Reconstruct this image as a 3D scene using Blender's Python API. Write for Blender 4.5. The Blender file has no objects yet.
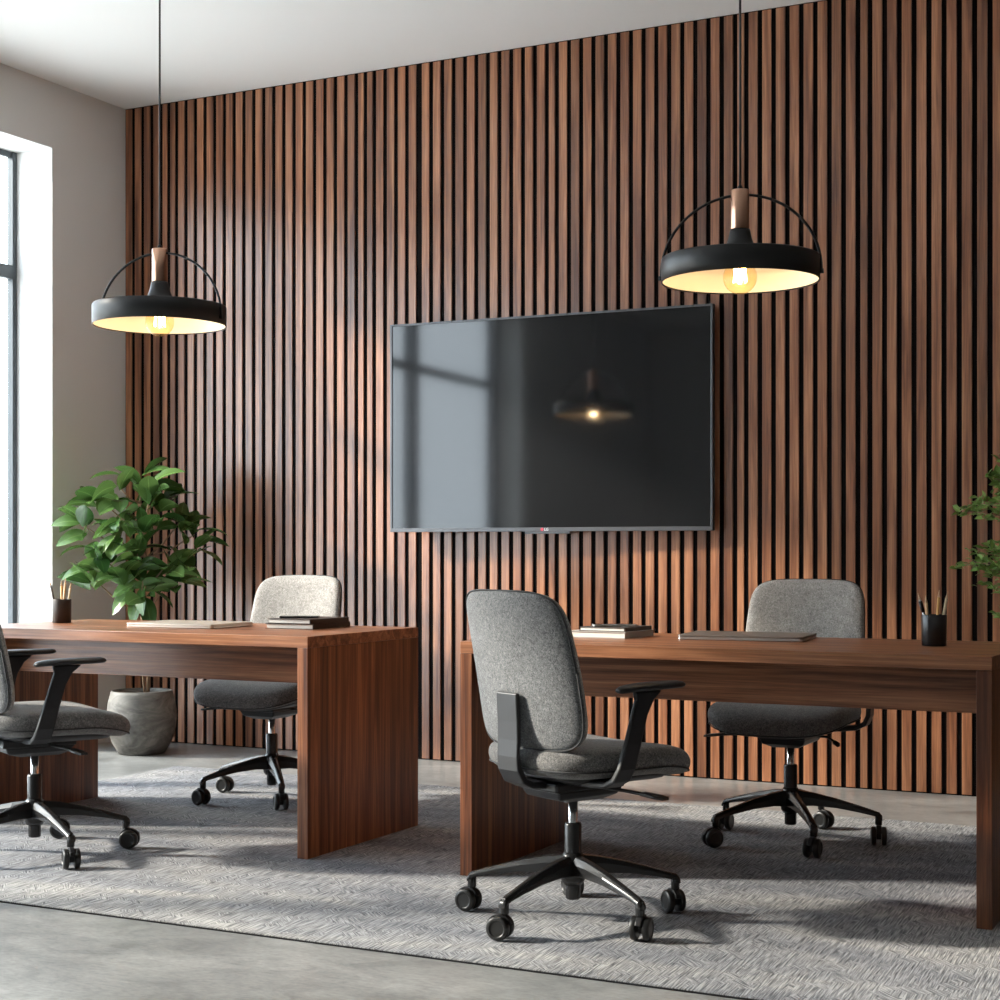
import bpy, bmesh, math, random
from math import sin, cos, pi, radians as R
from mathutils import Vector, Matrix
random.seed(7)
C = bpy.context.scene.collection
V = Vector

# ------------------------------------------------------------------ helpers
def new_bm(): return bmesh.new()

def to_mesh(bm, name, smooth=False):
    bmesh.ops.recalc_face_normals(bm, faces=bm.faces)
    me = bpy.data.meshes.new(name)
    bm.to_mesh(me); bm.free()
    if smooth:
        for p in me.polygons: p.use_smooth = True
    return me

def link(name, me, mat=None, parent=None, loc=(0, 0, 0), rz=0, bevel=0, subsurf=0):
    o = bpy.data.objects.new(name, me); C.objects.link(o)
    o.location = loc; o.rotation_euler = (0, 0, rz)
    if mat is not None and len(me.materials) == 0: me.materials.append(mat)
    if parent: o.parent = parent
    if bevel:
        m = o.modifiers.new('bevel', 'BEVEL'); m.width = bevel; m.segments = 2
        m.limit_method = 'ANGLE'; m.angle_limit = R(35); m.harden_normals = False
    if subsurf:
        m = o.modifiers.new('sub', 'SUBSURF'); m.levels = subsurf; m.render_levels = subsurf
    return o

def thing(name, label, cat, loc=(0, 0, 0), rz=0, group=None):
    o = bpy.data.objects.new(name, None); C.objects.link(o)
    o.empty_display_size = .1
    o.location = loc; o.rotation_euler = (0, 0, rz)
    o['label'] = label; o['category'] = cat
    if group: o['group'] = group
    return o

def box(bm, x0, x1, y0, y1, z0, z1, mi=0):
    vs = [bm.verts.new(p) for p in ((x0,y0,z0),(x1,y0,z0),(x1,y1,z0),(x0,y1,z0),(x0,y0,z1),(x1,y0,z1),(x1,y1,z1),(x0,y1,z1))]
    fs = []
    for f in ((0,3,2,1),(4,5,6,7),(0,1,5,4),(1,2,6,5),(2,3,7,6),(3,0,4,7)):
        fc = bm.faces.new([vs[i] for i in f]); fc.material_index = mi; fs.append(fc)
    return fs

def box_mesh(name, *a):
    bm = new_bm(); box(bm, *a); return to_mesh(bm, name)

def lathe(bm, prof, n=32, cx=0, cy=0, cap0=True, cap1=True, mi=0):
    rings = []
    for r, z in prof:
        rings.append([bm.verts.new((cx + r*cos(2*pi*k/n), cy + r*sin(2*pi*k/n), z)) for k in range(n)])
    for a, b in zip(rings, rings[1:]):
        for k in range(n):
            f = bm.faces.new((a[k], a[(k+1) % n], b[(k+1) % n], b[k])); f.material_index = mi; f.smooth = True
    if cap0: bm.faces.new(rings[0][::-1])
    if cap1: bm.faces.new(rings[-1])
    return rings

def tube(bm, pts, r, n=10, mi=0):
    pts = [V(p) for p in pts]; rad = r if isinstance(r, (list, tuple)) else [r]*len(pts)
    ref = V((0, 0, 1)); rings = []
    for i, p in enumerate(pts):
        t = (pts[min(i+1, len(pts)-1)] - pts[max(i-1, 0)]).normalized()
        if abs(t.dot(ref)) > .95: u = t.cross(V((1, 0, 0))).normalized()
        else: u = t.cross(ref).normalized()
        if rings: 
            u = (pu - t*pu.dot(t)).normalized()
        pu = u; w = t.cross(u)
        rings.append([bm.verts.new(p + (u*cos(2*pi*k/n) + w*sin(2*pi*k/n))*rad[i]) for k in range(n)])
    for a, b in zip(rings, rings[1:]):
        for k in range(n):
            f = bm.faces.new((a[k], a[(k+1) % n], b[(k+1) % n], b[k])); f.smooth = True; f.material_index = mi
    bm.faces.new(rings[0][::-1]); bm.faces.new(rings[-1])

def strip(bm, frames):
    """rectangular section swept along frames (pos, half width vector, half thickness vector)"""
    rings = []
    for p, w, t in frames:
        p, w, t = V(p), V(w), V(t)
        rings.append([bm.verts.new(q) for q in (p-w-t, p+w-t, p+w+t, p-w+t)])
    for a, b in zip(rings, rings[1:]):
        for k in range(4): bm.faces.new((a[k], a[(k+1) % 4], b[(k+1) % 4], b[k]))
    bm.faces.new(rings[0][::-1]); bm.faces.new(rings[-1])

def rings_mesh(rings, name, smooth=True):
    bm = new_bm()
    vr = [[bm.verts.new(p) for p in r] for r in rings]
    n = len(vr[0])
    for a, b in zip(vr, vr[1:]):
        for k in range(n): bm.faces.new((a[k], a[(k+1) % n], b[(k+1) % n], b[k]))
    bm.faces.new(vr[0][::-1]); bm.faces.new(vr[-1])
    return to_mesh(bm, name, smooth)

# ------------------------------------------------------------------ materials
def mat(name, col=(.5,.5,.5), rough=.5, metal=0, spec=.5):
    m = bpy.data.materials.new(name); m.use_nodes = True
    b = m.node_tree.nodes['Principled BSDF']
    b.inputs['Base Color'].default_value = (*col, 1); b.inputs['Roughness'].default_value = rough
    b.inputs['Metallic'].default_value = metal; b.inputs['Specular IOR Level'].default_value = spec
    return m
def N(m, t, **kw):
    n = m.node_tree.nodes.new(t)
    for k, v in kw.items():
        if k in n.inputs: n.inputs[k].default_value = v
        else: setattr(n, k, v)
    return n
def L(m, a, b): m.node_tree.links.new(a, b)
def bsdf(m): return m.node_tree.nodes['Principled BSDF']
def mapping(m, scale, rot=(0,0,0), coord='Object'):
    tc = N(m, 'ShaderNodeTexCoord'); mp = N(m, 'ShaderNodeMapping')
    mp.inputs['Scale'].default_value = scale; mp.inputs['Rotation'].default_value = rot
    L(m, tc.outputs[coord], mp.inputs['Vector']); return mp.outputs['Vector']
def rotmap(m, deg, scale):
    tc = N(m, 'ShaderNodeTexCoord'); a = N(m, 'ShaderNodeMapping'); a.inputs['Rotation'].default_value = (0, 0, R(-deg))
    b = N(m, 'ShaderNodeMapping'); b.inputs['Scale'].default_value = scale
    L(m, tc.outputs['Object'], a.inputs['Vector']); L(m, a.outputs[0], b.inputs['Vector']); return b.outputs[0]
def ramp(m, fac, stops):
    r = N(m, 'ShaderNodeValToRGB'); e = r.color_ramp.elements
    while len(e) < len(stops): e.new(.5)
    for x, (p, c) in zip(e, stops): x.position = p; x.color = (*c, 1)
    L(m, fac, r.inputs['Fac']); return r.outputs['Color']
def noise(m, vec, scale=1, detail=6, rough=.6, dist=0):
    n = N(m, 'ShaderNodeTexNoise'); n.inputs['Scale'].default_value = scale; n.inputs['Detail'].default_value = detail
    n.inputs['Roughness'].default_value = rough; n.inputs['Distortion'].default_value = dist
    L(m, vec, n.inputs['Vector']); return n.outputs['Fac']
def mixc(m, fac, a, b, mode='MIX'):
    n = N(m, 'ShaderNodeMix'); n.data_type = 'RGBA'; n.blend_type = mode
    for s, v in ((n.inputs[0], fac), (n.inputs[6], a), (n.inputs[7], b)):
        if hasattr(v, 'default_value') or hasattr(v, 'is_linked'): L(m, v, s)
        elif isinstance(v, (tuple, list)): s.default_value = (*v, 1) if len(v) == 3 else v
        else: s.default_value = v
    return n.outputs[2]
def bump(m, h, strength=.3, dist=.01):
    b = N(m, 'ShaderNodeBump'); b.inputs['Strength'].default_value = strength; b.inputs['Distance'].default_value = dist
    L(m, h, b.inputs['Height']); L(m, b.outputs['Normal'], bsdf(m).inputs['Normal'])

def wood(name, axis, dark, mid, light, rough=.38, island=False, contrast=1., tr=14):
    m = mat(name, mid, rough)
    sc = [1, 1, 1]; 
    s1 = {0: (.55, tr, tr), 2: (tr, tr, .55)}[axis]
    s2 = {0: (4, 220, 220), 2: (220, 220, 4)}[axis]
    vec = mapping(m, s1)
    if island:
        g = N(m, 'ShaderNodeNewGeometry')
        ad = N(m, 'ShaderNodeVectorMath', operation='ADD')
        ml = N(m, 'ShaderNodeVectorMath', operation='SCALE'); ml.inputs['Scale'].default_value = 1
        cmb = N(m, 'ShaderNodeCombineXYZ')
        mu = N(m, 'ShaderNodeMath', operation='MULTIPLY'); mu.inputs[1].default_value = 90
        L(m, g.outputs['Random Per Island'], mu.inputs[0]); L(m, mu.outputs[0], cmb.inputs['Z']); L(m, mu.outputs[0], cmb.inputs['X'])
        L(m, vec, ad.inputs[0]); L(m, cmb.outputs[0], ad.inputs[1]); vec = ad.outputs[0]
    n1 = noise(m, vec, 1.6, 8, .62, .8)
    n2 = noise(m, mapping(m, s2), 1, 3, .6, .2)
    c = ramp(m, n1, [(.36, dark), (.5, mid), (.64, light)])
    fine = ramp(m, n2, [(.3, (.5,.48,.46)), (.6, (1.1,1.09,1.08))])
    c = mixc(m, .75, c, fine, 'MULTIPLY')
    if island:
        c2 = ramp(m, g.outputs['Random Per Island'], [(0, (.76,.75,.74)), (.5, (1,1,1)), (1, (1.2,1.18,1.15))])
        c = mixc(m, 1, c, c2, 'MULTIPLY')
    L(m, c, bsdf(m).inputs['Base Color'])
    bump(m, n2, .12, .002)
    return m

SL_D, SL_M, SL_L = (.145,.052,.025), (.295,.120,.058), (.45,.205,.105)
M = {}
M['slat'] = wood('walnut_slat', 2, SL_D, SL_M, SL_L, .28, True)
bsdf(M['slat']).inputs['Specular IOR Level'].default_value = .8
M['desk_z'] = wood('walnut_upright', 2, (.075,.021,.008), (.19,.064,.025), (.37,.145,.060), .36, tr=16)
M['desk_x'] = wood('walnut_lengthwise', 0, (.12,.040,.017), (.28,.110,.050), (.42,.185,.090), .34, tr=16)
M['felt'] = mat('black_felt', (.006,.005,.005), .95, spec=.1)

M['paint'] = mat('white_paint', (.74,.735,.72), .85, spec=.2)
bump(M['paint'], noise(M['paint'], mapping(M['paint'], (1,1,1)), 220, 2), .06, .002)
M['fill_cut_paint'] = mat('dark_taupe_fill_cut', (.16,.14,.125), .8, spec=.2)  # for the unseen right wall, kept dark to cut fill light
M['reveal'] = mat('white_reveal_paint', (.82,.82,.81), .8, spec=.2)
M['ceil'] = mat('ceiling_paint', (.88,.875,.86), .9, spec=.2)

m = M['concrete'] = mat('polished_concrete', (.4,.4,.4), .3)
a = noise(m, mapping(m, (1, 1.6, 1)), 1.4, 6, .6, .8); b_ = noise(m, mapping(m, (1, 1.7, 1)), 6, 6, .68, 1.2)
fn = noise(m, mapping(m, (1, 2, 1)), 45, 3, .6)
c = ramp(m, a, [(.3, (.18,.185,.186)), (.5, (.25,.255,.255)), (.7, (.33,.334,.332))])
c = mixc(m, .8, c, ramp(m, b_, [(.3, (.62,.63,.63)), (.5, (1,1,1)), (.7, (1.3,1.29,1.27))]), 'MULTIPLY')
c = mixc(m, .6, c, ramp(m, fn, [(.25, (.6,.6,.6)), (.5, (1,1,1)), (.75, (1.3,1.3,1.3))]), 'MULTIPLY')
L(m, c, bsdf(m).inputs['Base Color'])
bsdf(m).inputs['Roughness'].default_value = .3

m = M['rug'] = mat('woven_rug', (.4,.4,.4), 1, spec=.05)
n1 = noise(m, rotmap(m, 93, (11, 230, 1)), 1, 2, .6, 0)
n2 = noise(m, rotmap(m, 135, (14, 230, 1)), 1, 2, .6, 0)
msk = noise(m, mapping(m, (1,1,1)), 14, 2, .5, .6)
mk = ramp(m, msk, [(.56, (0,0,0)), (.58, (1,1,1))])
st = mixc(m, mk, n1, n2)
big = noise(m, mapping(m, (.5,1.6,1), (0,0,R(-8))), 1.6, 5, .6, .8)
base = ramp(m, big, [(.32, (.17,.177,.20)), (.5, (.255,.26,.275)), (.66, (.345,.338,.33))])
thr = ramp(m, st, [(.34, (.34,.34,.36)), (.5, (.92,.92,.93)), (.64, (1.55,1.53,1.50))])
L(m, mixc(m, .95, base, thr, 'MULTIPLY'), bsdf(m).inputs['Base Color'])
bump(m, st, .6, .004)
M['rug_edge'] = mat('rug_edge_shadow', (.018,.018,.02), 1, spec=.05)  # dark colour stands in for the thin shadow along the rug's edge

def fabric(name, a, b, c_):
    m = mat(name, b, .95, spec=.15)
    n1 = noise(m, mapping(m, (1,1,1)), 150, 3, .7, 1.8)
    n2 = noise(m, mapping(m, (1,1,1)), 30, 3, .6)
    c = ramp(m, n1, [(.34, a), (.5, b), (.66, c_)])
    c = mixc(m, .5, c, ramp(m, n2, [(.35, (.8,.8,.8)), (.65, (1.15,1.15,1.15))]), 'MULTIPLY')
    L(m, c, bsdf(m).inputs['Base Color'])
    bsdf(m).inputs['Sheen Weight'].default_value = .25
    bump(m, n1, .5, .003)
    return m
M['fab_back'] = fabric('grey_melange_fabric', (.055,.057,.062), (.135,.137,.142), (.26,.26,.26))
M['fab_front'] = fabric('light_warm_grey_fabric', (.17,.16,.15), (.34,.32,.30), (.52,.49,.46))
M['fab_seat'] = fabric('charcoal_seat_fabric', (.05,.049,.05), (.125,.12,.118), (.25,.24,.23))
M['pipe'] = mat('dark_seam', (.035,.035,.037), .8)
m = M['plastic'] = mat('black_plastic', (.018,.018,.020), .42, spec=.35)
m = M['base_pl'] = mat('glossy_black_nylon', (.018,.018,.019), .27)
M['chrome'] = mat('chrome', (.8,.8,.8), .16, 1)
M['wheel'] = mat('caster_rubber', (.016,.016,.016), .35)
M['tv_frame'] = mat('graphite_bezel', (.12,.12,.125), .35, .7)
M['tv_screen'] = mat('dark_glass_screen', (.012,.012,.013), .06, 0, .75)
M['tv_case'] = mat('black_tv_casing', (.02,.02,.02), .5)
M['red'] = mat('logo_red', (.6,.05,.08), .4)
M['white'] = mat('logo_white', (.85,.85,.85), .4)
M['lamp_black'] = mat('matt_black_metal', (.02,.02,.021), .42, .3)
M['lamp_in'] = mat('cream_enamel', (.86,.81,.70), .5)
M['copper'] = mat('brushed_copper', (.62,.36,.25), .28, 1)
M['cable'] = mat('black_cable', (.03,.028,.028), .35)
M['brass'] = mat('brass_cap', (.6,.45,.25), .3, 1)
M['alu'] = mat('dark_grey_window_frame', (.075,.085,.095), .45, .3)
m = M['pot'] = mat('weathered_clay', (.3,.29,.27), .6)
n1 = noise(m, mapping(m, (5,5,11)), 1, 7, .7, .8)
L(m, ramp(m, n1, [(.36, (.05,.045,.038)), (.5, (.115,.107,.095)), (.64, (.20,.185,.165))]), bsdf(m).inputs['Base Color'])
bump(m, n1, .25, .01)
M['soil'] = mat('soil', (.03,.02,.014), 1)
bump(M['soil'], noise(M['soil'], mapping(M['soil'], (1,1,1)), 60, 4), 1, .02)
M['bark'] = mat('bark', (.26,.17,.10), .8)
bump(M['bark'], noise(M['bark'], mapping(M['bark'], (60,60,8)), 1, 4), .5, .01)
def leafmat(name, d, l, rough):
    m = mat(name, d, rough)
    g = N(m, 'ShaderNodeNewGeometry')
    c = ramp(m, g.outputs['Random Per Island'], [(0, d), (1, l)])
    uv = N(m, 'ShaderNodeTexCoord'); sp = N(m, 'ShaderNodeSeparateXYZ'); L(m, uv.outputs['UV'], sp.inputs[0])
    # midrib and side veins from the leaf's own coordinates
    ab = N(m, 'ShaderNodeMath', operation='ABSOLUTE'); sb = N(m, 'ShaderNodeMath', operation='SUBTRACT'); sb.inputs[1].default_value = .5
    L(m, sp.outputs['X'], sb.inputs[0]); L(m, sb.outputs[0], ab.inputs[0])
    rib = ramp(m, ab.outputs[0], [(.0, (1.9,1.7,1.9)), (.045, (1,1,1))])
    wv = N(m, 'ShaderNodeMath', operation='MULTIPLY_ADD'); wv.inputs[1].default_value = -1.2; L(m, ab.outputs[0], wv.inputs[0]); L(m, sp.outputs['Y'], wv.inputs[2])
    w2 = N(m, 'ShaderNodeMath', operation='MULTIPLY'); w2.inputs[1].default_value = 60; L(m, wv.outputs[0], w2.inputs[0])
    w3 = N(m, 'ShaderNodeMath', operation='SINE'); L(m, w2.outputs[0], w3.inputs[0])
    vv = ramp(m, w3.outputs[0], [(.6, (1,1,1)), (1, (1.25,1.2,1.2))])
    c = mixc(m, 1, c, rib, 'MULTIPLY'); c = mixc(m, 1, c, vv, 'MULTIPLY')
    L(m, c, bsdf(m).inputs['Base Color']); bump(m, w3.outputs[0], .15, .002)
    bsdf(m).inputs['Subsurface Weight'].default_value = 0
    tr = N(m, 'ShaderNodeBsdfTranslucent'); L(m, c, tr.inputs['Color'])
    mx = N(m, 'ShaderNodeMixShader'); mx.inputs[0].default_value = .18
    out = m.node_tree.nodes['Material Output']
    L(m, bsdf(m).outputs[0], mx.inputs[1]); L(m, tr.outputs[0], mx.inputs[2]); L(m, mx.outputs[0], out.inputs['Surface'])
    return m
M['leaf'] = leafmat('glossy_leaf', (.028,.080,.018), (.12,.22,.06), .2)
M['leaf2'] = leafmat('small_leaf', (.09,.19,.03), (.24,.38,.10), .4)
def glassy(name, tint, refl=1.0):
    m = bpy.data.materials.new(name); m.use_nodes = True; nt = m.node_tree; nt.nodes.clear()
    out = nt.nodes.new('ShaderNodeOutputMaterial'); t = nt.nodes.new('ShaderNodeBsdfTransparent'); g = nt.nodes.new('ShaderNodeBsdfGlossy')
    t.inputs['Color'].default_value = (*tint, 1); g.inputs['Roughness'].default_value = .02
    lw = nt.nodes.new('ShaderNodeLayerWeight'); lw.inputs['Blend'].default_value = .5   # the same from both faces of the pane
    pw = nt.nodes.new('ShaderNodeMath'); pw.operation = 'POWER'; pw.inputs[1].default_value = 5
    f = nt.nodes.new('ShaderNodeMath'); f.operation = 'MULTIPLY_ADD'; f.inputs[1].default_value = .8; f.inputs[2].default_value = .03*refl
    nt.links.new(lw.outputs['Facing'], pw.inputs[0]); nt.links.new(pw.outputs[0], f.inputs[0])
    x = nt.nodes.new('ShaderNodeMixShader')
    nt.links.new(f.outputs[0], x.inputs[0]); nt.links.new(t.outputs[0], x.inputs[1]); nt.links.new(g.outputs[0], x.inputs[2])
    nt.links.new(x.outputs[0], out.inputs['Surface']); return m
M['glass'] = glassy('window_glass', (.94,.97,.98))
M['bulb'] = glassy('amber_bulb_glass', (1,.90,.70))
m = M['filament'] = mat('glowing_filament', (1,.6,.2)); bsdf(m).inputs['Emission Color'].default_value = (1,.62,.25,1); bsdf(m).inputs['Emission Strength'].default_value = 55
M['laptop_gold'] = mat('pale_gold_aluminium', (.66,.58,.50), .35, .6)
M['laptop_grey'] = mat('space_grey_aluminium', (.30,.27,.25), .33, .7)
M['laptop_edge'] = mat('silver_edge', (.62,.62,.62), .3, .8)
M['pages'] = mat('paper_pages', (.72,.69,.64), .85)
M['cover_dark'] = mat('dark_brown_cover', (.045,.034,.029), .5)
M['cover_grey'] = mat('light_grey_cover', (.36,.34,.32), .6)
M['phone'] = mat('phone_glass', (.015,.015,.017), .12)
M['silver'] = mat('silver_case', (.5,.5,.5), .3, .7)
M['cup'] = mat('black_cup_metal', (.026,.026,.027), .28, .3)
M['cup_brown'] = mat('dark_brown_cup', (.038,.026,.020), .4, .2)
M['pen_gold'] = mat('golden_pencil', (.72,.42,.14), .4)
M['pen_tan'] = mat('natural_wood_pencil', (.62,.40,.22), .5)
M['pen_cream'] = mat('cream_pencil', (.78,.66,.44), .45)
M['pen_dark'] = mat('dark_pencil', (.05,.035,.028), .4)
M['pen_tip'] = mat('bare_wood_tip', (.7,.5,.32), .6)
M['lead'] = mat('graphite_lead', (.05,.05,.05), .5)
M['bounce_ground'] = mat('pale_bounce_ground', (.8,.79,.77), .9)  # added outdoor ground, made pale so more light reaches the ceiling

# ------------------------------------------------------------------ the room
XL, XR, YB, YF, H = -5.81, 2.6, 6.957, -3.0, 3.46
YS = 6.95   # face of the slats
def struct(name, me, m_, loc=(0,0,0), parent=None, bevel=0):
    o = link(name, me, m_, parent, loc, 0, bevel)
    if parent is None: o['kind'] = 'structure'
    return o
struct('floor', box_mesh('floor', XL-.3, XR+.2, YF-.2, YB+.2, -.15, 0), M['concrete'])
struct('ceiling', box_mesh('ceiling', XL-.3, XR+.2, YF-.2, YB+.2, H, H+.2), M['ceil'])
wb = struct('wall_back', box_mesh('wall_back', XL-.3, XR+.2, YB, YB+.2, 0, H), M['felt'])
struct('wall_right', box_mesh('wall_right', XR, XR+.2, YF-.2, YB, 0, H), M['fill_cut_paint'])  # out of view; its dark colour reduces bounce on this side

# left wall with a tall glazed opening
WY0, WY1, WZ0, WZ1 = .75, 6.38, .06, 3.12
bm = new_bm()
box(bm, XL-.3, XL, WY1, YB, 0, H); box(bm, XL-.3, XL, YF, WY0, 0, H)
box(bm, XL-.3, XL, WY0, WY1, WZ1, H); box(bm, XL-.3, XL, WY0, WY1, 0, WZ0)
wl = to_mesh(bm, 'wall_left'); wl.materials.append(M['paint']); wl.materials.append(M['reveal'])
for p in wl.polygons:      # painted reveals and soffit of the opening
    c = p.center
    if p.normal.x < .5 and p.normal.x > -.5 and WY0-.01 <= c.y <= WY1+.01 and abs(c.x-(XL-.15)) < .02 and 0 < c.z < H: p.material_index = 1
struct('wall_left', wl, None)

XW = XL - .26     # glazing plane
w1 = thing('window_1', 'x', 'x', (XW, WY0, WZ0)); del w1['label']; del w1['category']; w1['kind'] = 'structure'
hh = WZ1 - WZ0; ww = WY1 - WY0
bm = new_bm()
fw = .03
box(bm, -.02, .02, 0, .14, 0, hh); box(bm, -.02, .02, ww-fw, ww, 0, hh)
box(bm, -.012, .012, fw, ww-fw, 0, fw); box(bm, -.012, .012, fw, ww-fw, hh-fw, hh)
link('window_frame', to_mesh(bm, 'window_frame'), M['alu'], w1, bevel=.002)
MUL = [5.0, 3.72, 2.44]
for y in MUL:
    wd = .055
    link('mullion', box_mesh('mullion', -.045, .045, y-WY0-wd, y-WY0+wd, fw, hh-fw), M['alu'], w1, bevel=.004)
zt = 2.49 - WZ0
ys = [0+fw] + [y-WY0 for y in sorted(MUL)] + [ww-fw]
for a, b in zip(ys, ys[1:]):
    link('transom', box_mesh('transom', -.022, .022, a, b, zt-.035, zt+.035), M['alu'], w1)
for a, b in zip(ys, ys[1:]):
    link('glass_pane', box_mesh('glass_pane', -.004, .004, a, b, fw, hh-fw), M['glass'], w1)

struct('wall_front', box_mesh('wall_front', XL-.3, XR, YF-.2, YF, 0, H), M['paint'])

# ground added outside to bounce sunlight up onto the ceiling
t = link('bounce_ground', box_mesh('bounce_ground', -60, 30, -40, 30, -.35, -.16), M['bounce_ground']); t['kind'] = 'structure'

# slat panels: ten slats each, with irregular joints as in the photo
P = .0632; SW = .0415; SD = .007
joints = [-5.505, -4.265, -3.24, -2.275, -1.715]
wide = -3.975
x = XL + .006; slats = []
while x < XR - .04:
    w = SW
    near = min(abs(x + .02 - j) for j in joints)
    if near < .033: w = .031
    slats.append((x, w))
    x += w + (P - SW)
    if x - P < wide <= x: x += .012
groups = [slats[i:i+10] for i in range(0, len(slats), 10)]
for g in groups:
    bm = new_bm()
    for x0, w in g:
        fs = box(bm, x0, x0+w, YS, YB, .006, H-.006)
        bmesh.ops.bevel(bm, geom=[e for e in fs[2].edges if abs(e.verts[0].co.z-e.verts[1].co.z) > 1], offset=.0015, segments=1, affect='EDGES')
    sp = link('slat_panel', to_mesh(bm, 'slat_panel'), M['slat'], wb)

# ------------------------------------------------------------------ rug
bm = new_bm()
RX0, RX1, RY0, RY1, RT = -4.85, .25, 3.575, 6.18, .0055
box(bm, RX0, RX1, RY0, RY1, .0005, RT)
rug = link('rug', to_mesh(bm, 'rug'), M['rug'])
rug['label'] = 'large grey mottled woven rug under both desks'; rug['category'] = 'rug'
bm = new_bm(); ed = .006
box(bm, RX0-ed, RX1+ed, RY0-ed, RY0, .0005, RT-.002); box(bm, RX0-ed, RX1+ed, RY1, RY1+ed, .0005, RT-.002)
box(bm, RX0-ed, RX0, RY0, RY1, .0005, RT-.002); box(bm, RX1, RX1+ed, RY0, RY1, .0005, RT-.002)
link('edge_shadow_strip', to_mesh(bm, 'edge_shadow_strip'), M['rug_edge'], rug)  # edge shadow built as a thin dark strip
bm = new_bm()   # short pile tufts standing up along the two long edges
rnd = random.Random(3)
for yy, sgn in ((RY0, -1), (RY1, 1)):
    xx = RX0
    while xx < RX1:
        w = rnd.uniform(.004, .009); h = rnd.uniform(.003, .007)
        o = rnd.uniform(-.002, .003)
        vs = [bm.verts.new(p) for p in ((xx, yy-sgn*.012, RT), (xx+w, yy-sgn*.012, RT), (xx+w*.5, yy+sgn*o, RT+.0004), (xx+w*.5, yy+sgn*.0005, RT-.001))]
        bm.faces.new((vs[0], vs[1], vs[2])); bm.faces.new((vs[1], vs[3], vs[2])); bm.faces.new((vs[3], vs[0], vs[2]))
        xx += w
link('pile_edge', to_mesh(bm, 'pile_edge'), M['rug'], rug)
G = RT + .0006  # ground level on the rug

# ------------------------------------------------------------------ desks
DY0, DY1, DH = 4.505, 5.25, .75
def desk(x0, x1, label):
    w = x1 - x0; d = DY1-DY0; T = .042; TT = .038; h = DH - G
    t = thing('desk', label, 'desk', (x0, DY0, G), 0, 'wooden desks')
    link('desktop', box_mesh('desktop', 0, w, 0, d, h-TT, h), M['desk_x'], t, bevel=.0015)
    link('side_panel', box_mesh('side_panel', 0, T, 0, d, 0, h-TT-.0004), M['desk_z'], t, bevel=.0015)
    link('side_panel', box_mesh('side_panel', w-T, w, 0, d, 0, h-TT-.0004), M['desk_z'], t, bevel=.0015)
    link('modesty_panel', box_mesh('modesty_panel', T, w-T, .19, .215, h-TT-.137, h-TT), M['desk_x'], t, bevel=.001)
    return t
desk(-4.572, -2.990, 'wooden panel desk at left with pale laptop and a brown pencil cup')
desk(-2.413, -.772, 'wooden panel desk at right with dark grey laptop and a black pencil cup')

# ------------------------------------------------------------------ office chairs
cache = {}
def cm(key, fn):
    if key not in cache: cache[key] = fn()
    return cache[key]

def seat_outline(inset, n=40):
    pts = []
    for k in range(n):
        a = 2*pi*k/n; ca, sa = cos(a), sin(a)
        e = .52
        u = (abs(ca)**e)*(1 if ca >= 0 else -1); w = (abs(sa)**e)*(1 if sa >= 0 else -1)
        hw = .258 - inset; hd = .246 - inset
        y = .050 + w*hd
        taper = 1 - .17*max(0, -(y-.02)/.24) - .03*max(0, (y-.02)/.24)
        pts.append((u*hw*taper, y))
    return pts
def seat_z(x, y, z):
    z += .010*(x/.24)**2                      # dished
    z -= .024*max(0, (y-.10)/.16)**2          # waterfall front
    z += .012*max(0, (-y-.10)/.12)**2
    return z
def m_seat():
    rings = []
    for ins, z in ((.20,.404),(.13,.406),(.06,.411),(.022,.420),(.006,.434),(0,.452),(.002,.470),(.012,.485),(.035,.493),(.08,.497),(.14,.497),(.20,.496)):
        rings.append([(x, y, seat_z(x, y, z)) for x, y in seat_outline(ins)])
    return rings_mesh(rings, 'seat')
def m_seat_shell():
    rings = []
    for ins, z in ((.19,.384),(.15,.386),(.10,.394),(.070,.404),(.060,.416),(.12,.416)):
        rings.append([(x, y, seat_z(x, y, z)) for x, y in seat_outline(ins)])
    return rings_mesh(rings, 'seat_shell')
def m_seat_seam():
    bm = new_bm(); pts = [(x, y, seat_z(x, y, .434)) for x, y in seat_outline(.0055, 60)]
    tube(bm, pts+[pts[0]], .0022, 6); return to_mesh(bm, 'seat_seam', True)
BZ0, BZ1 = .500, .918
def back_y(x, z): 
    s = z - .5
    return -.172 - .11*s - .22*s*s + .85*x*x - .02*math.exp(-((z-.62)/.09)**2)*0
def back_outline(inset, n=44):
    pts = []; zc = (BZ0+BZ1)/2; hh_ = (BZ1-BZ0)/2
    for k in range(n):
        a = 2*pi*k/n; ca, sa = cos(a), sin(a)
        e = .28
        u = (abs(ca)**e)*(1 if ca >= 0 else -1); w = (abs(sa)**e)*(1 if sa >= 0 else -1)
        z = zc + w*(hh_-inset)
        t_ = (z-BZ0)/(BZ1-BZ0)
        hw = (.233 - .026*t_**2 - .012*(1-t_)**2) - inset
        z += (.010*(1-(u)**2))*(1 if w > 0 else -1)*abs(w)
        pts.append((u*hw, z))
    return pts
def m_back():
    rings = []
    for ins, off in ((.15,-.027),(.09,-.027),(.045,-.025),(.014,-.019),(.003,-.010),(0,0),(.003,.012),(.014,.022),(.04,.029),(.09,.032),(.15,.032)):
        rings.append([(x, back_y(x, z)+off, z) for x, z in back_outline(ins)])
    me = rings_mesh(rings, 'backrest'); me.materials.append(M['fab_back']); me.materials.append(M['fab_front'])
    for p in me.polygons:      # cushion side in the lighter cloth
        p.material_index = 1 if p.center.y - back_y(p.center.x, p.center.z) > .001 else 0
    return me
def m_back_seam():
    bm = new_bm(); pts = [(x, back_y(x, z)-.009, z) for x, z in back_outline(.0015, 70)]
    tube(bm, pts+[pts[0]], .0025, 6); return to_mesh(bm, 'backrest_seam', True)
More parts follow.
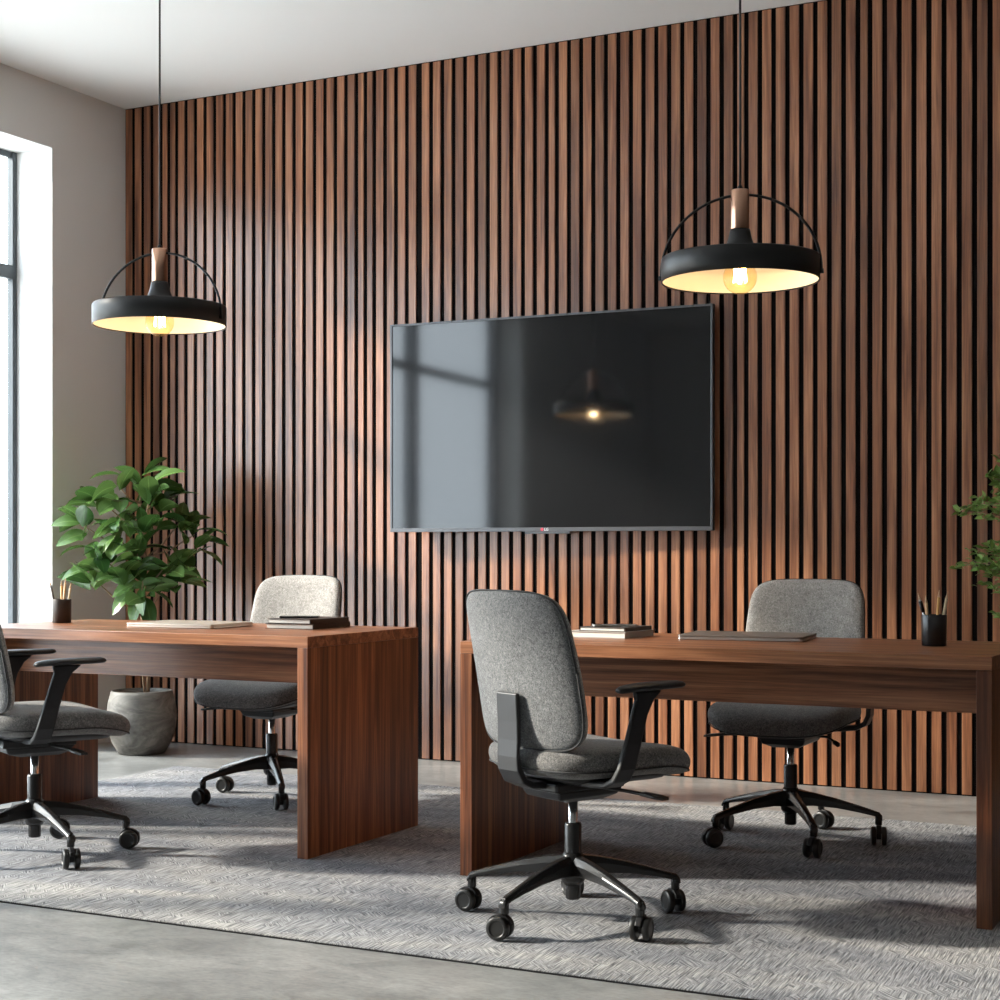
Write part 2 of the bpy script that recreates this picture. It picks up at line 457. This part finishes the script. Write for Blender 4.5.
def m_spine():
    bm = new_bm(); fr = []
    path = [(-.230, .648), (-.229, .62), (-.226, .57), (-.225, .52), (-.227, .475), (-.222, .44), (-.203, .408), (-.17, .394), (-.12, .390), (-.04, .388)]
    for i, (y, z) in enumerate(path):
        a = V((0, *path[max(0, i-1)])); b = V((0, *path[min(len(path)-1, i+1)])); t_ = (b-a).normalized()
        nrm = V((0, t_.z, -t_.y))
        fr.append(((0, y, z), (.045 if i < 7 else .040, 0, 0), nrm*(.0065 if i < 5 else .009)))
    strip(bm, fr); return to_mesh(bm, 'back_bracket')
def m_mech():
    bm = new_bm()
    box(bm, -.085, .085, -.13, .12, .372, .398); 
    r = []
    for (hx, y0, y1, z) in ((.045, -.06, .07, .338), (.075, -.11, .10, .352), (.085, -.12, .115, .374)):
        r.append([bm.verts.new(p) for p in ((-hx, y0, z), (hx, y0, z), (hx, y1, z), (-hx, y1, z))])
    for a, b in zip(r, r[1:]):
        for k in range(4): bm.faces.new((a[k], a[(k+1) % 4], b[(k+1) % 4], b[k]))
    bm.faces.new(r[0][::-1]); bm.faces.new(r[-1])
    return to_mesh(bm, 'tilt_mechanism')
def m_lever(s):
    bm = new_bm()
    if s > 0:
        tube(bm, [(.07, .03, .378), (.17, .045, .376), (.24, .06, .372)], .0055, 8)
        strip(bm, [((.225, .058, .374), (0, .013, 0), (0, 0, .005)), ((.27, .07, .369), (0, .017, 0), (0, 0, .005)), ((.295, .078, .366), (0, .012, 0), (0, 0, .004))])
    else:
        tube(bm, [(-.07, -.02, .376), (-.13, -.01, .374), (-.17, .03, .362)], .005, 8)
        tube(bm, [(-.165, .028, .362), (-.185, .05, .356)], .009, 8)
    return to_mesh(bm, 'lever')
def m_column():
    bm = new_bm(); lathe(bm, [(.0135,.20),(.0135,.345)], 24, cap0=True, cap1=True); return to_mesh(bm, 'gas_lift')
def m_shroud():
    bm = new_bm(); lathe(bm, [(.018,.058),(.021,.062),(.021,.10),(.024,.13),(.0245,.266),(.022,.272),(.014,.273)], 28); return to_mesh(bm, 'column_sleeve')
def m_hub():
    bm = new_bm(); lathe(bm, [(.026,.100),(.034,.112),(.038,.135),(.037,.165),(.030,.182),(.025,.190)], 30); return to_mesh(bm, 'hub')
def m_leg():
    bm = new_bm()
    P_ = [(.022,.152,.026,.030),(.08,.150,.023,.024),(.16,.138,.0185,.018),(.24,.120,.0155,.0135),(.29,.107,.014,.011),(.309,.100,.0135,.012),(.318,.090,.0125,.010)]
    rings = []
    for x_, z, w, h in P_:
        zt_, zb_ = z+h, z-h
        rings.append([bm.verts.new(p) for p in ((x_, -w, zb_+.004), (x_, w, zb_+.004), (x_, w*.95, z+h*.3), (x_, w*.42, zt_), (x_, -w*.42, zt_), (x_, -w*.95, z+h*.3))])
    for a, b in zip(rings, rings[1:]):
        for k in range(6): bm.faces.new((a[k], a[(k+1) % 6], b[(k+1) % 6], b[k]))
    bm.faces.new(rings[0][::-1]); bm.faces.new(rings[-1])
    lathe(bm, [(.0125,.068),(.0125,.100)], 14, cx=.305)
    return to_mesh(bm, 'base_leg')
def m_caster():
    bm = new_bm()   # fork / hood at origin = stem position, floor at z 0
    lathe(bm, [(.006,.035),(.006,.074)], 12)
    bmx = []
    for k in range(9):
        a = R(20 + k*140/8)
        bmx.append((cos(a)*.0345, sin(a)*.0345+.033))
    strip(bm, [((px-.012, 0, pz), (0, .0085, 0), (cos(R(20+i*17.5))*.003, 0, sin(R(20+i*17.5))*.003)) for i, (px, pz) in enumerate(bmx)])
    strip(bm, [((-.012, 0, .02), (.006, 0, 0), (0, .008, 0)), ((-.004, 0, .068), (.010, 0, 0), (0, .008, 0))])
    return to_mesh(bm, 'caster')
def m_wheel(s):
    bm = new_bm(); n = 24; prof = [(.0, .009), (.027, .009), (.032, .011), (.0325, .022), (.030, .026), (.022, .028), (.020, .0255), (.008, .026), (.0, .027)]
    rings = []
    for r, d in prof[1:-1]:
        rings.append([bm.verts.new((-.012 + r*cos(2*pi*k/n), s*d, .0327 + r*sin(2*pi*k/n))) for k in range(n)])
    for a, b in zip(rings, rings[1:]):
        for k in range(n): f = bm.faces.new((a[k], a[(k+1) % n], b[(k+1) % n], b[k])); f.smooth = True
    bm.faces.new(rings[0]); bm.faces.new(rings[-1])
    return to_mesh(bm, 'wheel')
def m_arm(s):
    bm = new_bm(); fr = []
    path = [(.085,-.045,.400,.030),(.16,-.050,.402,.030),(.225,-.052,.408,.030),(.258,-.050,.425,.030),(.272,-.044,.455,.029),(.279,-.028,.52,.027),(.281,-.006,.595,.026),(.281,.012,.635,.031),(.281,.024,.658,.048)]
    for i, (x_, y, z, w) in enumerate(path):
        a = V(path[max(0, i-1)][:3]); b = V(path[min(len(path)-1, i+1)][:3]); t_ = (b-a); 
        tn = V((t_.x, 0, t_.z)).normalized(); nrm = V((tn.z, 0, -tn.x))
        nrm.x *= s; fr.append(((s*x_, y, z), (0, w, 0), nrm*.0085))
    strip(bm, fr); return to_mesh(bm, 'armrest_post')
def m_pad(s):
    rings = []
    def outl(ins, n=28):
        pts = []
        for k in range(n):
            a = 2*pi*k/n; e = .6
            u = (abs(cos(a))**e)*(1 if cos(a) >= 0 else -1); w = (abs(sin(a))**e)*(1 if sin(a) >= 0 else -1)
            y = w*(.120-ins)
            hw = .040 - .012*max(0, -w) - .004*max(0, w) - ins
            pts.append((s*(.281 - .004*w) + u*hw, .035 + y))
        return pts
    for ins, z in ((.02,.655),(.006,.657),(0,.662),(.001,.667),(.007,.672),(.018,.674)):
        rings.append([(x_, y, z + .006 - .10*max(0, -(y-.035))**1.3*0 - .010*(max(0, -(y-.02))/.12)**2) for x_, y in outl(ins)])
    return rings_mesh(rings, 'armrest_pad')

def office_chair(x, y, heading, base_deg, label, seed):
    rz = R(heading-90); rd = random.Random(seed)
    t = thing('office_chair', label, 'chair', (x, y, G), rz, 'office chairs at the desks')
    link('seat', cm('seat', m_seat), M['fab_seat'], t, subsurf=1)
    link('seat_seam', cm('sseam', m_seat_seam), M['pipe'], t)
    link('seat_shell', cm('shell', m_seat_shell), M['plastic'], t)
    bk = link('backrest', cm('back', m_back), None, t, subsurf=1)
    link('seam', cm('bseam', m_back_seam), M['pipe'], bk)
    link('back_bracket', cm('spine', m_spine), M['plastic'], t, bevel=.004)
    link('tilt_mechanism', cm('mech', m_mech), M['plastic'], t, bevel=.006)
    for s in (1, -1):
        link('lever', cm(('lever', s), lambda: m_lever(s)), M['plastic'], t, bevel=.002)
        ar = link('armrest', cm(('arm', s), lambda: m_arm(s)), M['plastic'], t, bevel=.005)
        link('armrest_pad', cm(('pad', s), lambda: m_pad(s)), M['plastic'], ar)
    link('gas_lift', cm('col', m_column), M['chrome'], t)
    link('column_sleeve', cm('shr', m_shroud), M['base_pl'], t)
    link('base_hub', cm('hub', m_hub), M['base_pl'], t)
    for k in range(5):
        a = R(base_deg + 72*k)
        link('base_leg', cm('leg', m_leg), M['base_pl'], t, rz=a, bevel=.003)
        c = link('caster', cm('caster', m_caster), M['plastic'], t, (.305*cos(a), .305*sin(a), 0), rd.uniform(0, 2*pi), bevel=.002)
        for s in (1, -1):
            link('wheel', cm(('wheel', s), lambda: m_wheel(s)), M['wheel'], c, bevel=.001)
    return t
office_chair(-1.842, 4.108, 64, 67.6, 'grey fabric office chair seen from behind, at the near side of the right desk', 2)
office_chair(-1.650, 5.570, 270, 49, 'grey fabric office chair facing the camera behind the right desk', 5)
office_chair(-3.852, 5.536, 271, 59, 'grey fabric office chair facing the camera behind the left desk', 9)
office_chair(-3.875, 4.170, 59, 5.6, 'grey fabric office chair cut off by the left edge, before the left desk', 12)

# ------------------------------------------------------------------ television
tvx0, tvx1, tz0, tz1 = -4.05, -2.40, 1.128, 2.150
YAW = R(2.0)
wT = tvx1 - tvx0; hT = tz1 - tz0
tv = thing('television', 'large dark flat screen television mounted on the slatted wall', 'television', ((tvx0+tvx1)/2, 6.865, tz0), YAW)
h2 = wT/2
# bezel (a frame), screen, casing, indicator bar
bm = new_bm(); b0 = .010
box(bm, -h2, h2, -.006, .03, 0, .019); box(bm, -h2, h2, -.006, .03, hT-b0, hT)
box(bm, -h2, -h2+b0, -.006, .03, .019, hT-b0); box(bm, h2-b0, h2, -.006, .03, .019, hT-b0)
link('bezel', to_mesh(bm, 'bezel'), M['tv_frame'], tv, bevel=.001)
link('screen', box_mesh('screen', -h2+b0, h2-b0, -.001, .02, .019, hT-b0), M['tv_screen'], tv)
link('casing', box_mesh('casing', -h2+.03, h2-.03, .0305, .055, .03, hT-.03), M['tv_case'], tv, bevel=.006)
ib = link('indicator_bar', box_mesh('indicator_bar', -.10, .13, -.004, .02, -.011, -.0005), M['tv_frame'], tv, bevel=.001)
# tiny maker's mark: red disc and pale letters
bm = new_bm(); n = 16
vs = [bm.verts.new((.010*cos(2*pi*k/n)*.75-.010, -.0065, .0095+.0075*sin(2*pi*k/n))) for k in range(n)]; bm.faces.new(vs)
e_ = bmesh.ops.extrude_face_region(bm, geom=bm.faces[:]); bmesh.ops.translate(bm, verts=[g for g in e_['geom'] if isinstance(g, bmesh.types.BMVert)], vec=(0, -.0006, 0))
link('logo_disc', to_mesh(bm, 'logo_disc'), M['red'], tv)
cu = bpy.data.curves.new('logo_text', 'FONT'); cu.body = 'LG'; cu.size = .018; cu.extrude = .0005
tmp = bpy.data.objects.new('tmp_text', cu); C.objects.link(tmp); bpy.context.view_layer.update()
lm = bpy.data.meshes.new_from_object(tmp.evaluated_get(bpy.context.evaluated_depsgraph_get()))
bpy.data.objects.remove(tmp); bpy.data.curves.remove(cu); lm.materials.clear()
o = link('logo_text', lm, M['white'], tv, (.001, -.0072, .0035)); o.rotation_euler = (pi/2, 0, 0)
bm = new_bm(); box(bm, -.22, .22, .055, .07, .34, .70); box(bm, -.05, .05, .07, .083, .42, .62)
link('wall_mount', to_mesh(bm, 'wall_mount'), M['tv_case'], tv)

# ------------------------------------------------------------------ pendant lamps
def pendant(x, y, z, ang, label, power):
    t = thing('pendant_lamp', label, 'lamp', (x, y, H), 0, 'pendant lamps above the desks')
    z -= H      # local: rim bottom
    RR = .241
    bm = new_bm()  # shade: outer band + shallow top + inner skin of its own
    lathe(bm, [(RR-.003, z), (RR, z), (RR, z+.070), (RR-.003, z+.074), (.085, z+.084), (.068, z+.088), (.053, z+.097), (.043, z+.112), (.036, z+.132), (.032, z+.150), (.030, z+.160),(.0,z+.160001)], 72, cap0=False, cap1=False)
    lathe(bm, [(RR-.003, z), (RR-.0045, z+.0035)], 72, cap0=False, cap1=False)
    bmesh.ops.remove_doubles(bm, verts=bm.verts, dist=.00001)
    sh = link('shade', to_mesh(bm, 'shade'), M['lamp_black'], t)
    bm = new_bm()
    lathe(bm, [(RR-.0045, z+.0035), (RR-.006, z+.055), (RR-.02, z+.066), (.08, z+.078), (.045, z+.082), (.0, z+.0821)], 72, cap0=False, cap1=False)
    link('inner_reflector', to_mesh(bm, 'inner_reflector'), M['lamp_in'], sh)
    bm = new_bm(); lathe(bm, [(.0265, z+.160), (.028, z+.162), (.028, z+.279), (.0265, z+.281)], 32); link('sleeve', to_mesh(bm, 'sleeve'), M['copper'], t)
    bm = new_bm(); lathe(bm, [(.008, z+.281), (.008, z+.290), (.0045, z+.297)], 16); link('cord_grip', to_mesh(bm, 'cord_grip'), M['lamp_black'], t)
    bm = new_bm(); tube(bm, [(0, 0, z+.294), (0, 0, -.02)], .0038, 10); link('cable', to_mesh(bm, 'cable'), M['cable'], t)
    bm = new_bm(); lathe(bm, [(.05, -.022), (.055, -.018), (.055, -.0005)], 28); link('ceiling_rose', to_mesh(bm, 'ceiling_rose'), M['lamp_black'], t)
    # hoop over the shade
    bm = new_bm(); ra = RR+.004; ca, sa = cos(R(ang)), sin(R(ang)); pts = []
    pts.append((-ra*ca, -ra*sa, z+.018))
    for k in range(41):
        a = pi - pi*k/40
        pts.append((ra*cos(a)*ca, ra*cos(a)*sa, z+.03+sin(a)*.236))
    pts.append((ra*ca, ra*sa, z+.018))
    tube(bm, pts, .0045, 8)
    hp = link('hoop', to_mesh(bm, 'hoop'), M['lamp_black'], t)
    for s in (-1, 1):
        bm = new_bm(); tube(bm, [(s*(RR-.001)*ca, s*(RR-.001)*sa, z+.022), (s*(RR+.011)*ca, s*(RR+.011)*sa, z+.022)], .0075, 12)
        link('pivot', to_mesh(bm, 'pivot'), M['lamp_black'], hp)
    # bulb: globe of amber glass, brass cap, hairpin filament
    bm = new_bm(); prof = [(.0136, z+.070), (.018, z+.064)]
    cz = z+.014; rb = .052
    for k in range(1, 16):
        a = R(66 - k*(156/15.)); prof.append((rb*cos(a), cz+rb*sin(a)))
    lathe(bm, prof, 32, cap0=False, cap1=False)
    bl = link('bulb', to_mesh(bm, 'bulb'), M['bulb'], t)
    bm = new_bm(); lathe(bm, [(.0135, z+.066), (.015, z+.068), (.015, z+.084)], 20); link('bulb_cap', to_mesh(bm, 'bulb_cap'), M['brass'], bl)
    bm = new_bm()
    for k in range(6):
        a0, a1 = 2*pi*k/6, 2*pi*(k+.5)/6
        tube(bm, [(.017*cos(a0), .017*sin(a0), z+.044), (.021*cos(a0), .021*sin(a0), z-.002)], .0017, 5)
        tube(bm, [(.021*cos(a0), .021*sin(a0), z-.002), (.017*cos(a1), .017*sin(a1), z+.044)], .0017, 5)
    link('filament', to_mesh(bm, 'filament'), M['filament'], bl)
    ld = bpy.data.lights.new('bulb_light', 'POINT'); ld.energy = power; ld.color = (1, .87, .73); ld.shadow_soft_size = .022
    lo = bpy.data.objects.new('bulb_light', ld); C.objects.link(lo); lo.location = (0, 0, z+.018); lo.parent = t
pendant(-3.75, 4.68, 1.858, 11, 'round black pendant lamp with copper stem hanging over the left desk', 1.7)
pendant(-1.56, 4.73, 1.862, 11, 'round black pendant lamp with copper stem hanging over the right desk', 1.7)

# ------------------------------------------------------------------ desk items
def cup(name_lbl, x, y, mt):
    t = thing('pencil_cup', name_lbl, 'pencil cup', (x, y, DH), 0)
    bm = new_bm(); lathe(bm, [(.034,.0005),(.037,.003),(.0375,.093),(.0365,.095),(.0345,.093),(.0335,.006)], 36)
    link('cup_body', to_mesh(bm, 'cup_body'), mt, t)
    return t
def pencil(x, y, dx, dy, length, mt, label, kind='pencil', r=.0046, tip_up=True):
    bm = new_bm(); z0 = DH + .0075
    d = V((dx, dy, .16)).normalized(); p0 = V((x, y, z0)); 
    tip = M['pen_tip']
    me_pts = [p0, p0+d*(length-.022), p0+d*(length-.020), p0+d*length]
    rad = [r, r, r*.95, .0006]
    o_ = bpy.data.objects.new(kind, None)
    tube(bm, [p0-p0, me_pts[1]-p0], r, 6); body = to_mesh(bm, kind)
    b = link(kind, body, mt, None, p0)
    b['label'] = label; b['category'] = kind; b['group'] = 'pencils and pens in the cups'
    if tip_up:
        bm = new_bm(); tube(bm, [me_pts[1]-p0, me_pts[3]-p0], [r*.98, .0008], 6)
        link('tip', to_mesh(bm, 'tip'), tip, b)
    bpy.data.objects.remove(o_)
    return b
cup('small dark brown pencil cup holding pencils on the left desk', -4.44, 4.93, M['cup_brown'])
cx, cy = -4.44, 4.93
pencil(cx-.012, cy-.01, -.036, -.005, .165, M['pen_dark'], 'dark pencil leaning left in the brown cup on the left desk')
pencil(cx-.008, cy+.012, -.008, .004, .160, M['pen_gold'], 'golden pencil beside the dark one in the brown cup')
pencil(cx+.010, cy-.008, .006, .012, .170, M['pen_tan'], 'tan wooden pencil standing nearly upright in the brown cup')
pencil(cx+.012, cy+.010, .030, -.002, .155, M['pen_cream'], 'pale pencil leaning right in the brown cup on the left desk')
cx, cy = -1.015, 4.93
cup('small black pencil cup on the right desk', cx, cy, M['cup'])
pen = pencil(cx-.004, cy-.010, -.044, -.002, .158, M['silver'], 'silver pen with a black grip leaning left in the black cup', 'pen', .0045)
d = V((-.044,-.002,.16)).normalized()
bm = new_bm(); tube(bm, [d*.098, d*.132], .0060, 10); link('grip', to_mesh(bm, 'grip'), M['cup'], pen)
pencil(cx-.016, cy+.012, -.014, .004, .145, M['pen_tan'], 'short brown pencil beside the silver pen in the black cup')
pencil(cx+.006, cy-.006, .010, .003, .162, M['pen_gold'], 'golden pencil nearly upright in the black cup on the right desk')
pencil(cx+.012, cy+.006, .028, .000, .160, M['pen_cream'], 'slim cream pencil leaning right in the black cup on the right desk')

def rounded_slab(w, d, z0, z1, r=.012, ins=.002):
    def o(i):
        pts = []
        for cxx, cyy, a0 in ((w/2-r, d/2-r, 0), (-w/2+r, d/2-r, 90), (-w/2+r, -d/2+r, 180), (w/2-r, -d/2+r, 270)):
            for k in range(6):
                a = R(a0 + 18*k); pts.append((cxx + (r-i)*cos(a), cyy + (r-i)*sin(a)))
        return pts
    return [[(x_, y_, z) for x_, y_ in o(i)] for i, z in ((ins, z0), (0, z0+ins*.7), (0, z1-ins*.7), (ins, z1))]
def laptop(x, y, rz, w, d, mt, edge, label):
    t = thing('laptop', label, 'laptop', (x, y, DH), rz, 'closed laptops')
    link('base', rings_mesh(rounded_slab(w, d, .0015, .0095), 'laptop_base', False), edge, t)
    link('lid', rings_mesh(rounded_slab(w, d, .0100, .0165), 'laptop_lid', False), mt, t)
    bm = new_bm()
    for sx in (-1, 1):
        for sy in (-1, 1): lathe(bm, [(.006, .0002), (.006, .0020)], 10, sx*(w/2-.03), sy*(d/2-.025))
    link('rubber_feet', to_mesh(bm, 'rubber_feet'), M['wheel'], t)
laptop(-3.793, 4.915, R(3), .388, .28, M['laptop_gold'], M['laptop_gold'], 'thin pale gold closed laptop on the left desk')
laptop(-1.640, 5.055, R(6), .405, .275, M['laptop_grey'], M['laptop_edge'], 'thin dark grey closed laptop with silver edge on the right desk')

def book(x, y, z, rz, w, d, h, cover, label, group, spine=1):
    """closed book: cover wraps the spine on one side, pages show on the others"""
    t = thing('book', label, 'book', (x, y, z), rz, group); c_ = .0022
    bm = new_bm()
    box(bm, -w/2, w/2, -d/2, d/2, 0.0002, c_); box(bm, -w/2, w/2, -d/2, d/2, h-c_, h)
    sx = w/2*spine; box(bm, min(sx, sx-c_*spine), max(sx, sx-c_*spine), -d/2, d/2, c_, h-c_)
    link('cover', to_mesh(bm, 'cover'), cover, t)
    x0, x1 = (-w/2+.004, w/2-c_) if spine > 0 else (-w/2+c_, w/2-.004)
    link('pages', box_mesh('pages', x0, x1, -d/2+.003, d/2-.003, c_, h-c_), M['pages'], t)
def phone(x, y, z, rz, label, body):
    t = thing('smartphone', label, 'smartphone', (x, y, z), rz)
    link('body', rings_mesh(rounded_slab(.072, .148, .0003, .0068, .009, .001), 'phone_body', False), body, t)
    link('screen', rings_mesh(rounded_slab(.068, .144, .0069, .0078, .008, .0003), 'phone_screen', False), M['phone'], t)
# left desk: two books and a phone
book(-3.352, 5.055, DH, R(2), .205, .27, .019, M['cover_dark'], 'bottom book of the stack on the left desk', 'books on the left desk')
book(-3.350, 5.055, DH+.0192, R(-1), .188, .258, .017, M['cover_dark'], 'dark-spined book lying topmost on the left desk stack', 'books on the left desk')
phone(-3.375, 5.03, DH+.0364, R(-62), 'dark smartphone lying on the books on the left desk', M['phone'])
# right desk
book(-2.100, 4.99, DH, R(-3), .215, .225, .021, M['cover_grey'], 'light grey book at the bottom of the stack on the right desk', 'books on the right desk')
book(-2.085, 5.00, DH+.0212, R(-5), .17, .20, .013, M['cover_dark'], 'thin dark notebook lying on the light grey book on the right desk', 'books on the right desk')
phone(-2.085, 4.99, DH+.0344, R(-62), 'silver-bodied smartphone lying on the dark notebook on the right desk', M['silver'])

# ------------------------------------------------------------------ plants
def leaf(bm, uvl, base, d, L_, W_, droop, rnd, nl=7, fold=.25):
    d = V(d).normalized(); up = V((0, 0, 1))
    side = d.cross(up)
    if side.length < .05: side = V((1, 0, 0))
    side.normalize(); nrm = side.cross(d).normalized()
    roll = rnd.uniform(-1.0, 1.0); side2 = side*cos(roll) + nrm*sin(roll); nrm2 = -side*sin(roll) + nrm*cos(roll)
    p = V(base); rows = []; cur = d.copy(); step = L_/nl
    for i in range(nl+1):
        s = i/nl
        w = W_*.5*(max(0, sin(pi*min(1, s**.85*.97+.02)))**.75)
        if i == 0: w = W_*.03
        if i == nl: w = W_*.015
        n_ = side2.cross(cur).normalized()
        row = []
        for j, u in enumerate((-1, -.5, 0, .5, 1)):
            row.append((p + side2*(w*u) + n_*(abs(u)*w*fold), (.5+u*.5, s)))
        rows.append(row)
        p = p + cur*step
        cur = (cur - V((0, 0, 1))*droop/nl - nrm2*.25*droop/nl).normalized()
    vr = [[bm.verts.new(q[0]) for q in r] for r in rows]
    for i in range(nl):
        for j in range(4):
            f = bm.faces.new((vr[i][j], vr[i][j+1], vr[i+1][j+1], vr[i+1][j])); f.smooth = True
            for lp, (a, b) in zip(f.loops, ((i, j), (i, j+1), (i+1, j+1), (i+1, j))): lp[uvl].uv = rows[a][b][1]

def leafy(name, leaves_fn, mt, parent):
    bm = new_bm(); uvl = bm.loops.layers.uv.new('UVMap'); leaves_fn(bm, uvl)
    me = bpy.data.meshes.new(name); bm.to_mesh(me); bm.free()
    return link(name, me, mt, parent)

px, py = -5.34, 6.52
pl = thing('potted_plant', 'broad-leaved green plant in a round grey clay pot in the corner', 'plant', (px, py, 0))
bm = new_bm(); lathe(bm, [(.105,.0005),(.118,.004),(.150,.06),(.172,.13),(.178,.19),(.170,.26),(.158,.305),(.155,.320),(.149,.323),(.143,.318),(.146,.29),(.15,.27)], 56)
link('pot', to_mesh(bm, 'pot'), M['pot'], pl)
bm = new_bm(); lathe(bm, [(.149,.2695),(.148,.285),(.06,.292),(.01,.293)], 28); link('soil', to_mesh(bm, 'soil'), M['soil'], pl)
rnd = random.Random(21)
# unit vectors in the ground plane: across the view and towards the camera
A_ = V((.893, .45, 0)); B_ = V((.45, -.893, 0))
def pp(a, b, z): return A_*a + B_*b + V((0, 0, z))
# branch tips (across, toward viewer, height) read off the crown's outline
tips = [(-.30,.02,1.17),(-.20,.10,1.02),(-.22,-.02,1.30),(-.10,.06,1.36),(.0,.0,1.40),(.06,.08,1.35),(.12,-.02,1.30),(-.08,.14,1.20),(.04,.16,1.13),(.20,.04,1.18),(.27,.0,1.12),(.16,.10,.98),(-.06,.12,.93),(.03,.12,.88),(.14,-.04,.90),(-.24,.04,.90),(-.02,-.06,1.25),(.10,.06,1.22),(.22,.02,.96),(-.12,.0,1.10),(.0,.10,1.02)]
forks = [pp(.0, 0, .70), pp(.01, 0, .86), pp(.02, 0, 1.0), pp(.01, 0, 1.14), pp(-.01, 0, 1.28)]
bm = new_bm()
tube(bm, [pp(.03,0,.27), pp(.035,0,.45), pp(.02,0,.58), forks[0]], [.009,.008,.0075,.007], 8)
tube(bm, forks, [.007,.0065,.006,.005,.004], 8)
tube(bm, [pp(.02,0,.27), pp(.0,.02,.5), pp(-.04,.03,.72), pp(-.12,.05,.95)], [.006,.006,.005,.004], 8)
fol = []
for a, b, z in tips:
    tp = pp(a, b, z)
    fk = max([f for f in forks if f.z < z-.08] or [forks[0]], key=lambda f: f.z)
    mid = (fk+tp)/2 + V((0, 0, -.02))
    tube(bm, [fk, mid, tp], [.0045,.004,.003], 6)
    fol.append((tp, fk))
link('stem', to_mesh(bm, 'stem'), M['bark'], pl)
def ficus(bm, uvl):
    for tp, fk in fol:
        out = (tp - fk); out.z *= .5
        n_ = rnd.randint(6, 8); a0 = rnd.uniform(0, 2*pi)
        for k in range(n_):
            a = a0 + 2*pi*k/n_*1.0 + rnd.uniform(-.35, .35)
            d_ = V((cos(a), sin(a), rnd.uniform(-.5, 1.5))) + out.normalized()*.55
            L_ = rnd.uniform(.13, .19)
            b0 = tp + V((0, 0, rnd.uniform(-.10, .02)))
            leaf(bm, uvl, b0 + d_.normalized()*.015, d_, L_, L_*rnd.uniform(.46, .58), rnd.uniform(.3, 1.1), rnd)
    for a, b, z, da, db, dz in ((-.0,.05,.82,-.2,.2,-.8),(.03,.06,.80,.25,.2,-.8),(-.03,.05,.84,-.7,.2,-.6),(.03,.0,.84,.8,.1,-.3),(.02,.08,.86,.1,.5,-.7),
                                (.28,.0,1.14,1,.1,.15),(-.30,.0,1.18,-1,.1,.2),(-.28,.0,1.12,-1,.2,-.1),(-.10,.0,1.42,-1,.1,.2),(.0,.0,1.42,.6,.1,.3),(.06,0,1.36,.9,.1,.2)):
        leaf(bm, uvl, pp(a, b, z), A_*da + B_*db + V((0,0,dz)), .17, .085, .6, rnd)
leafy('foliage', ficus, M['leaf'], pl)

# small-leaved tree at the right, mostly outside the frame
qx, qy = -.80, 6.38
sh = thing('potted_tree', 'bushy small-leaved green tree cut off by the right edge behind the right desk', 'plant', (qx, qy, 0))
bm = new_bm(); lathe(bm, [(.13,.0005),(.14,.004),(.17,.36),(.172,.38),(.16,.382),(.155,.35)], 40); link('pot', to_mesh(bm, 'pot2'), M['pot'], sh)
bm = new_bm(); lathe(bm, [(.155,.345),(.154,.352),(.02,.358)], 24); link('soil', to_mesh(bm, 'soil2'), M['soil'], sh)
rnd2 = random.Random(5); bm = new_bm()
tube(bm, [(0,0,.33),(.01,.01,.6),(-.01,0,.85),(0,0,1.25)], [.014,.012,.010,.006], 8)
sprigs = []
for k in range(150):
    z = rnd2.uniform(.80, 1.46); a = rnd2.uniform(0, 2*pi)
    t_ = (z-.80)/.66; rad_ = (.435*math.sin(pi*(.18+.72*t_))**.7) * rnd2.uniform(.7, 1.08)
    st_ = V((0, 0, max(.66, z-.12-rnd2.uniform(0,.06)))); en = V((rad_*cos(a), rad_*sin(a), z))
    mid = (st_+en)/2 + V((0,0,.04)); tube(bm, [st_, mid, en], [.004,.003,.0015], 5); sprigs.append((st_, mid, en))
link('stem', to_mesh(bm, 'stem2'), M['bark'], sh)
def small(bm, uvl):
    for st_, mid, en in sprigs:
        for i in range(34):
            s = .35 + .65*i/33
            p = (mid.lerp(en, (s-.5)*2) if s > .5 else st_.lerp(mid, s*2)) + V((rnd2.uniform(-.02,.02),)*3)
            d_ = V((rnd2.uniform(-1,1), rnd2.uniform(-1,1), rnd2.uniform(-.4,1))) + (en-mid).normalized()*.7
            L_ = rnd2.uniform(.028, .046)
            leaf(bm, uvl, p, d_, L_, L_*.5, .6, rnd2, 3)
leafy('foliage', small, M['leaf2'], sh)

# ------------------------------------------------------------------ light
EL, AZ = R(26), R(23)
sd = V((cos(AZ)*cos(EL), sin(AZ)*cos(EL), -sin(EL)))
ld = bpy.data.lights.new('sun', 'SUN'); ld.energy = 9.5; ld.angle = R(3.6); ld.color = (1, .88, .74)
so = bpy.data.objects.new('sun', ld); C.objects.link(so); so.rotation_euler = sd.to_track_quat('-Z', 'Y').to_euler(); so.location = (-12, 0, 6)
w = bpy.data.worlds.new('sky'); bpy.context.scene.world = w; w.use_nodes = True
bg = w.node_tree.nodes['Background']; bg.inputs['Color'].default_value = (.86, .93, 1, 1); bg.inputs['Strength'].default_value = 6.5

# ------------------------------------------------------------------ camera
cd = bpy.data.cameras.new('camera'); cam = bpy.data.objects.new('camera', cd); C.objects.link(cam)
cd.sensor_fit = 'HORIZONTAL'; cd.sensor_width = 36; cd.lens = 36*1.607
cd.shift_y = .05; cd.clip_start = .05
cam.location = (0, 0, 1.04); cam.rotation_euler = (pi/2, 0, R(26.75))
sc = bpy.context.scene; sc.camera = cam
sc.view_settings.view_transform = 'Standard'; sc.view_settings.look = 'None'
sc.view_settings.gamma = 1; sc.view_settings.use_curve_mapping = False; sc.view_settings.exposure = .25
sc.cycles.use_denoising = True
sc.cycles.max_bounces = 10; sc.cycles.diffuse_bounces = 5; sc.cycles.transparent_max_bounces = 12
sc.cycles.caustics_reflective = False; sc.cycles.caustics_refractive = False
sc.cycles.sample_clamp_indirect = 6
